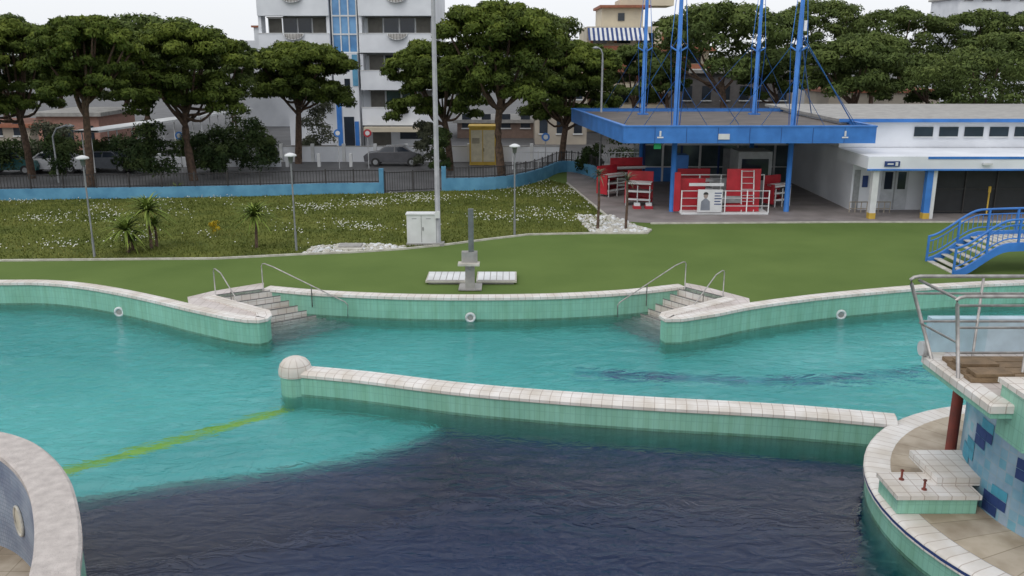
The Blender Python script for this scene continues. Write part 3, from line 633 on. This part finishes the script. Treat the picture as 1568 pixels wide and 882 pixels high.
for i,(x,y) in enumerate(ms):
    mb.tube([(x,y,0),(x,y,zb)],.14,blue,12); mb.tube([(x,y,zt-.2),(x,y,8.3)],.14,blue,12,r1=.13); mb.tube([(x,y,8.3),(x,y,14)],.11,blue,10,r1=.085)
    mb.box(x-.3,x+.3,y-.3,y+.3,zt-.19,zt-.1,blue)
    for s in ((-1,0),(1,0),(0,-1),(0,1)):
        e=(x+s[0]*.42,y+s[1]*.42,8.25); mb.tube([(x,y,8.0),e],.045,blue,6)
        mb.tube([e,(x+s[0]*.1,y+s[1]*.1,12.5)],.018,blue,5); mb.tube([e,(x+s[0]*.2,y+s[1]*.2,zt-.1)],.022,blue,5)
mb.obj('masts',C)
mb=MB()
for i,(x,y) in enumerate(ms):
    for s in (-1,1):
        ex=x+s*3.2; 
        mb.tube([(x,y,8.8),(min(max(ex,cx0+.2),cx1-.3),y+(.0 if y<50 else 2.4),zt-.05)],.016,blue,4)
        mb.tube([(x,y,6.8),(x+s*1.6,y,zt-.1)],.014,blue,4)
x,y=ms[1]; mb.tube([(x,y,9.0),(cx1-.8,45,zt)],.03,blue,5); mb.tube([(x,y,9.0),(cx1-.6,52,zt)],.03,blue,5); mb.tube([(x+.2,y-.1,9.0),(x+.2,y-.1,9.5)],.08,white,8)
mb.obj('stays',C)
mb=MB()
def accsign(x,y,z,s=.22):
    mb.box(x-.05*s*4,x+.05*s*4,y-.012,y-.003,z,z+s*1.2,white); mb.box(x-s*.7,x+s*.7,y-.012,y-.003,z-.02-s*.3,z-.02,white)
accsign(X(1011,44,4),43.985,4.0); accsign(X(1294,44,4),43.985,4.0); mb.box(X(1100,44,4),X(1117,44,4),43.95,43.99,3.85,4.12,white)
mb.box(X(1003,44,3.6),X(1014,44,3.6),44.3,44.4,3.35,3.62,M('exit_green',(.02,.35,.12)))
mb.obj('signs',C)
E=empty('glass_pavilion'); y0=56.5; a,b=X(985,y0),X(1212,y0); mb=MB()
mb.box(a,b,y0+.1,y0+5,0,zb-.05,M('pavilion_glass',(.12,.16,.17),(.05,.07,.08),.7,rough=.1))
for k in range(9): xx=a+(b-a)*k/8; mb.box(xx-.06,xx+.06,y0,y0+.098,0,zb-.06,white if k%2 else bluedk)
for z in (.9,2.3,2.9): mb.box(a,b,y0+.02,y0+.09,z,z+.07,white)
mb.box(a,a+2.5,y0+.03,y0+.096,0,.9,blue); mb.box(a+5,a+7,y0-.02,y0+.0,.1,2.1,galv)
mb.box(a+1,b-1,y0-1.5,y0-1.0,2.45,2.75,whitewall); mb.obj('walls',E)
E=empty('ticket_kiosk'); mb=MB(); xk=X(1100,50); mb.box(xk-2.6,xk-1.8,50,51,0,2.4,blue); mb.box(xk+1.0,xk+2.9,50,52,0,2.6,M('kiosk_grey',(.4,.42,.43))); mb.box(xk+1.2,xk+2.7,49.96,49.995,1.0,2.2,glass); mb.box(xk-1.5,xk+.7,50.5,51.5,0,1.05,white); mb.obj('body',E)
E=empty('service_building'); mb=MB(); bx=X(1300,46); 
mb.box(bx,44,46,60,0,3.0,whitewall)
mb.box(bx-.3,44.5,47.5,61,3.102,4.45,whitewall); mb.box(bx-.5,45,47.2,61.4,4.452,4.6,concrete); mb.box(bx-.52,45,47.16,47.198,4.44,4.62,blue)
pxl=X(1330,43.2,3); mb.box(pxl,44,43.2,47.4,2.5,3.1,whitewall); mb.box(pxl-.02,44,43.16,43.198,2.42,2.50,blue); mb.box(pxl+2.9,44,43.17,43.198,2.98,3.1,blue)
mb.obj('walls',E); mb=MB()
for k in range(14): 
    x=X(1400,47.5,4)+k*1.33; mb.box(x,x+.98,47.44,47.498,3.68,4.18,glass); mb.box(x-.05,x+1.03,47.42,47.439,3.62,3.675,white)
mb.box(X(1303,46),X(1312,46),45.96,45.998,0,2.1,galv); mb.box(X(1316,46),X(1324,46),45.94,45.998,1.2,1.8,bluedk); mb.box(X(1345,46),X(1385,46),45.95,45.998,.05,2.2,M('grey_door',(.5,.52,.55)))
mb.box(X(1364,46),X(1366,46),45.93,45.948,.05,2.2,galv); mb.box(X(1349,46),X(1361,46),45.93,45.948,1.1,2.0,glass); mb.box(X(1369,46),X(1381,46),45.93,45.948,1.1,2.0,glass)
mb.box(X(1355,43.2,3),X(1378,43.2,3),43.12,43.168,2.62,2.88,bluedk); mb.box(X(1359,43.2,3),X(1368,43.2,3),43.10,43.118,2.72,2.78,white); mb.box(X(1371,43.2,3),X(1375,43.2,3),43.10,43.118,2.66,2.84,white)
mb.box(X(1505,43.2,3),X(1518,43.2,3),43.0,43.16,2.7,2.8,white); mb.obj('windows_and_doors',E); mb=MB()
for px,m in ((1333,white),(1415,blue)):
    x=X(px,43.5); mb.box(x-.15,x+.15,43.35,43.65,.3,2.5,m); mb.box(x-.16,x+.16,43.34,43.66,0,.3,yellow)
x=X(1423,43.5); mb.box(x-.1,x+.1,43.4,43.6,0,2.5,white)
mb.obj('columns',E); mb=MB()
xs=X(1428,44.6); mb.box(xs,40,44.9,45.0,0,2.5,M('shade_mesh',(.025,.027,.03)))
for k in range(12): mb.box(xs+k*1.6-.03,xs+k*1.6+.03,44.82,44.898,0,2.5,dark)
for z in (.1,1.25,2.3): mb.box(xs,40,44.84,44.88,z,z+.05,dark)
mb.obj('mesh_screen',E); mb=MB(); a,b=X(1300,45.2),X(1362,45.2)
for z in (.2,.55): mb.tube([(a,45.2,z),(b,45.2,z)],.03,beige,6)
for k in range(8): x=a+(b-a)*k/7; mb.tube([(x,45.2,0),(x,45.2,.56)],.025,beige,6)
mb.obj('bench_rack',E)
mb=MB(); x=X(1513,44); mb.tube([(x,44.2,0),(x,44.2,1.2)],.04,yellow,8); mb.tube([(x,44.2,1.2),(x,44.2,1.5)],.07,yellow,8); mb.lathe((x,44.2,0),[(.18,0),(.18,.05),(.04,.08)],black,12); mb.obj('yellow_bollard')
def stand(name,pl,pr,d,parts):
    E=empty(name); mb=MB(); a,b=X(pl,d),X(pr,d); w=b-a
    mb.box(a,b,d-.5,d+.9,.02,.12,white)
    for x in np.linspace(a,b,5):
        mb.tube([(x,d-.45,.1),(x,d-.45,1.25)],.03,white,6); mb.tube([(x,d+.7,.1),(x,d+.7,1.9)],.03,white,6)
    for z in (.45,.85,1.22): mb.tube([(a,d-.45,z),(b,d-.45,z)],.025,white,6)
    mb.tube([(a,d+.7,1.88),(b,d+.7,1.88)],.03,white,6)
    for (u0,u1,z0,z1,dy,m) in parts: mb.box(a+w*u0,a+w*u1,d+dy,d+dy+.06,z0,z1,m)
    mb.obj('frame',E); return E,a,b
E,a,b=stand('red_display_stand',1040,1172,45.0,[(0.0,.30,.1,1.75,.3,red),(.54,.93,.1,2.25,.2,red),(.18,.46,.15,1.3,-.56,white),(.5,.9,.15,.5,-.3,red),(-.07,.0,.1,2.1,.0,red),(.1,.5,1.4,1.55,.0,white),(.40,.7,.55,.9,-.1,galv)])
mb=MB(); w=b-a; hc=a+w*.27; yy=44.435
mb.face([(hc+.11*math.cos(t),yy,1.0+.15*math.sin(t)) for t in [2*math.pi*i/18 for i in range(18)]],M('poster_skin',(.34,.28,.25)))
mb.face([(hc+.13*math.cos(t),yy-.002,1.05+.13*math.sin(t)) for t in [math.pi*i/9 for i in range(10)]],dark)
mb.face([(hc-.24,yy,.25),(hc+.24,yy,.25),(hc+.22,yy,.70),(hc+.06,yy,.85),(hc-.06,yy,.85),(hc-.22,yy,.70)],M('poster_coat',(.22,.24,.28)))
for k in range(5): mb.box(a+w*.37,a+w*(.45-.01*(k%2)),yy-.004,yy,1.1-k*.14,1.15-k*.14,bluedk)
mb.obj('portrait_poster',E); mb=MB()
for s in (.70,.84): x=a+(b-a)*s; mb.tube([(x,44.7,.1),(x,45.1,2.2)],.03,white,6)
for k in range(7): mb.tube([(a+(b-a)*.70,44.72+k*.055,.35+k*.3),(a+(b-a)*.84,44.72+k*.055,.35+k*.3)],.02,white,5)
mb.obj('ladder',E)
def redstore(px,d,w,h,rot,k_=3):
    E=empty('stored_red_seats'); mb=MB(); x=X(px,d); pv=(x,d,0)
    mb.box(x-w/2,x+w/2,d+.25,d+.32,.15,h,red,rot,pv); mb.box(x-w/2,x-w/2+.06,d-.5,d+.25,.15,h*.75,red,rot,pv)
    for k in range(k_):
        z=.35+k*(h-.5)/k_; mb.box(x-w/2+.07,x+w/2,d-.5,d+.24,z,z+.05,red if k!=1 else galv,rot,pv); mb.box(x-w/2+.07,x+w/2,d-.54,d-.50,z-.03,z+.07,white,rot,pv)
    for sx_ in (-w/2+.1,0,w/2-.05): mb.box(x+sx_-.025,x+sx_+.025,d-.58,d-.545,0,h*.62,white,rot,pv)
    mb.box(x-w/2,x+w/2,d-.3,d+.0,h*.62+.1,h*.62+.2,white,rot,pv)
    mb.obj('seats',E)
redstore(934,51,1.6,1.7,.7); redstore(978,47.6,1.4,1.8,-.3); redstore(960,53,2.0,1.9,.2,4); redstore(1185,47.5,1.2,1.6,.5); redstore(1062,48.6,1.8,1.8,.05); 
mb=MB()
for px in (975,993): x=X(px,46.4); mb.box(x-.2,x+.2,46.2,46.6,0,.16,red); mb.box(x-.15,x+.15,46.25,46.55,.16,.3,white)
mb.obj('umbrella_base')
# ---- bridge ---------------------------------------------------------------
E=empty('blue_footbridge'); mb=MB(); x0=X(1440,33); L_=9.0; wy=(32.0,34.2)
def bz(t):
    s=min(max(t,0),1-max(t,0))*L_; r=min(1,s/1.9); return .95*r*r*(3-2*r)*.8+.95*r*.2+.18*math.sin(math.pi*min(max(t,0),1))
def bx_(t): return x0+L_*t
N=48
for y in wy:
    pts_=[(bx_(t),y,bz(t)) for t in np.linspace(0,1,N)]
    for i in range(N-1):
        a,b=pts_[i],pts_[i+1]; s=.05
        za,zb2=a[2],b[2]
        c=[(a[0],y-s,max(za-.18,0)),(b[0],y-s,max(zb2-.18,0)),(b[0],y-s,zb2+.14),(a[0],y-s,za+.14)]
        mb.face(c,blue); mb.face([(q[0],y+s,q[2]) for q in c][::-1],blue); mb.face([c[3],c[2],(b[0],y+s,zb2+.14),(a[0],y+s,za+.14)],blue); mb.face([c[0],c[1],(b[0],y+s,max(zb2-.18,0)),(a[0],y+s,max(za-.18,0))],blue)
    for dz,r in ((1.0,.045),(.8,.025),(.3,.025)): mb.tube([(p[0],p[1],p[2]+dz) for p in pts_],r,blue,6)
    for t in np.linspace(0,1,9): mb.box(bx_(t)-.035,bx_(t)+.035,y-.035,y+.035,0 if t in(0,1) else bz(t),bz(t)+1.03,blue)
    for t in np.linspace(0,1,50): mb.box(bx_(t)-.01,bx_(t)+.01,y-.01,y+.01,bz(t)+.3,bz(t)+.8,blue)
mb.obj('railings',E); mb=MB()
for i in range(34):
    t=(i+.5)/34; z=bz(t); mb.box(bx_(t)-.13,bx_(t)+.11,32.06,34.14,z-.04,z,kerbm)
mb.obj('treads',E)
# ---- shower, cabinet, lamps, poles ---------------------------------------
E=empty('shower_column'); b=W(720,444); mb=MB()
mb.box(b.x-.16,b.x+.16,b.y-.12,b.y+.12,0,1.35,concrete); mb.box(b.x-.04,b.x+.14,b.y-.07,b.y+.09,1.35,2.85,lampost)
mb.box(b.x-.4,b.x+.34,b.y-.35,b.y+.1,.93,1.0,kerbm); mb.box(b.x-.28,b.x+.26,b.y-.1,b.y+.2,1.0,1.36,concrete)
mb.tube([(b.x,b.y-.1,.95),(b.x,b.y-.25,.8)],.03,steel,6); mb.obj('column',E); mb=MB()
for s in (-1,1):
    a=b.x+s*.18; c=b.x+s*1.62; x_0,x_1=min(a,c),max(a,c); mb.box(x_0,x_1,b.y+.7,b.y+2.1,.08,.14,kerbm); mb.box(x_0+.05,x_1-.05,b.y+.75,b.y+2.05,.142,.152,concrete); mb.box(x_0+.1,x_1-.1,b.y+.8,b.y+2.0,.0,.08,concrete)
    for k in range(6): xx=x_0+.15+k*(x_1-x_0-.3)/5; mb.box(xx-.10,xx+.10,b.y+.8,b.y+2.0,.154,.162,white)
mb.box(b.x-.4,b.x+.4,b.y-.2,b.y+.7,.03,.07,concrete); mb.obj('foot_slabs',E)
E=empty('electrical_cabinet'); b=W(646,376); mb=MB(); mb.box(b.x-.62,b.x+.62,b.y-.0,b.y+.5,.1,1.33,white); mb.box(b.x-.66,b.x+.66,b.y-.04,b.y+.54,1.332,1.38,white); mb.box(b.x-.66,b.x+.66,b.y-.04,b.y+.54,0,.1,concrete)
mb.box(b.x-.006,b.x+.006,b.y-.008,b.y-.002,.14,1.3,dark); mb.box(b.x+.05,b.x+.08,b.y-.03,b.y-.002,.65,.8,dark)
for s in (-.4,.2): mb.box(b.x+s,b.x+s+.2,b.y-.006,b.y-.002,1.15,1.18,galv)
mb.obj('body',E)
mb=MB(); b=W(671,376); mb.tube([(b.x,b.y+.1,0),(b.x,b.y+.1,12.5)],.115,galv,12,r1=.08); mb.box(b.x-.25,b.x+.25,b.y-.15,b.y+.35,0,.12,concrete); mb.box(b.x-.1,b.x+.1,b.y-.1,b.y-.04,1.2,1.5,white); mb.obj('floodlight_pole')
def lamp(px,py,pt):
    b=W(px,py); h=Z(pt,b.y); E=empty('garden_lamp'); mb=MB(); mb.tube([b,(b.x,b.y,h-.35)],.035,lampost,8); mb.tube([b,(b.x,b.y,.8)],.05,lampost,8); mb.obj('post',E)
    mb=MB(); mb.lathe((b.x,b.y,h),[(.05,-.36),(.08,-.32),(.11,-.1)],lampost,16); mb.lathe((b.x,b.y,h),[(.11,-.1),(.25,-.08),(.23,-.02),(.1,.04),(.001,.06)],white,16); mb.obj('head',E)
lamp(145,394,240); lamp(454,384,236); lamp(788,362,222); lamp(-40,392,240)
mb=MB(); d=57; x=X(918,d); mb.tube([(x,d,0),(x,d,7.5),(x-.02,d,7.9),(x-.12,d,8.15),(x-.35,d,8.3)],.07,galv,8,r1=.04); mb.lathe((x-.45,d,8.25),[(.02,.1),(.2,.02),(.18,-.05),(.001,-.08)],galv,10); mb.obj('street_lamp')
mb=MB(); d=49; x=X(90,56); mb.tube([(x,56,0),(x,56,2.9),(x+.3,56,3.4),(x+1.0,56,3.6)],.06,galv,8); mb.lathe((x+1.2,56,3.55),[(.03,.1),(.25,.02),(.2,-.06),(.001,-.08)],galv,10); mb.obj('street_lamp')
for px,d in ((520,63),(565,63),(280,61),(835,60)):
    mb=MB(); x=X(px,d); mb.tube([(x,d,0),(x,d,2.6)],.03,galv,6); mb.tube([(x,d-.04,2.5),(x,d-.06,2.5)],.28,blue if px!=565 else red,16); mb.tube([(x,d-.061,2.5),(x,d-.065,2.5)],.16,white,12); mb.obj('traffic_sign')
# ---- light ----------------------------------------------------------------
w=bpy.data.worlds.new('World'); S.world=w; w.use_nodes=True; nt=w.node_tree; bg=nt.nodes['Background']
sk=nt.nodes.new('ShaderNodeTexSky'); sk.sky_type='NISHITA'; sk.sun_disc=False; sk.sun_elevation=math.radians(52); sk.sun_rotation=math.radians(215); sk.dust_density=4; sk.air_density=1.0; sk.ozone_density=1
hs=nt.nodes.new('ShaderNodeHueSaturation'); hs.inputs['Saturation'].default_value=.35; hs.inputs['Value'].default_value=1.2
mxs=nt.nodes.new('ShaderNodeMix'); mxs.data_type='RGBA'; mxs.inputs[0].default_value=.80; mxs.inputs[7].default_value=(7.6,7.8,8.1,1)
nt.links.new(sk.outputs[0],hs.inputs['Color']); nt.links.new(hs.outputs[0],mxs.inputs[6]); nt.links.new(mxs.outputs[2],bg.inputs['Color']); bg.inputs['Strength'].default_value=.14
sd=bpy.data.lights.new('sun','SUN'); sd.energy=.5; sd.angle=math.radians(25); sd.color=(1,.96,.9)
so=bpy.data.objects.new('sun',sd); S.collection.objects.link(so)
az=math.radians(215); el=math.radians(52); dv=Vector((math.sin(az)*math.cos(el),math.cos(az)*math.cos(el),math.sin(el)))
so.rotation_euler=dv.to_track_quat('Z','Y').to_euler()
cd=bpy.data.cameras.new('camera'); co=bpy.data.objects.new('camera',cd); S.collection.objects.link(co); co.location=(0,0,H); co.rotation_euler=(math.radians(90)-P,0,0)
cd.sensor_width=36; cd.lens=36*F/1568; cd.clip_end=4000; S.camera=co
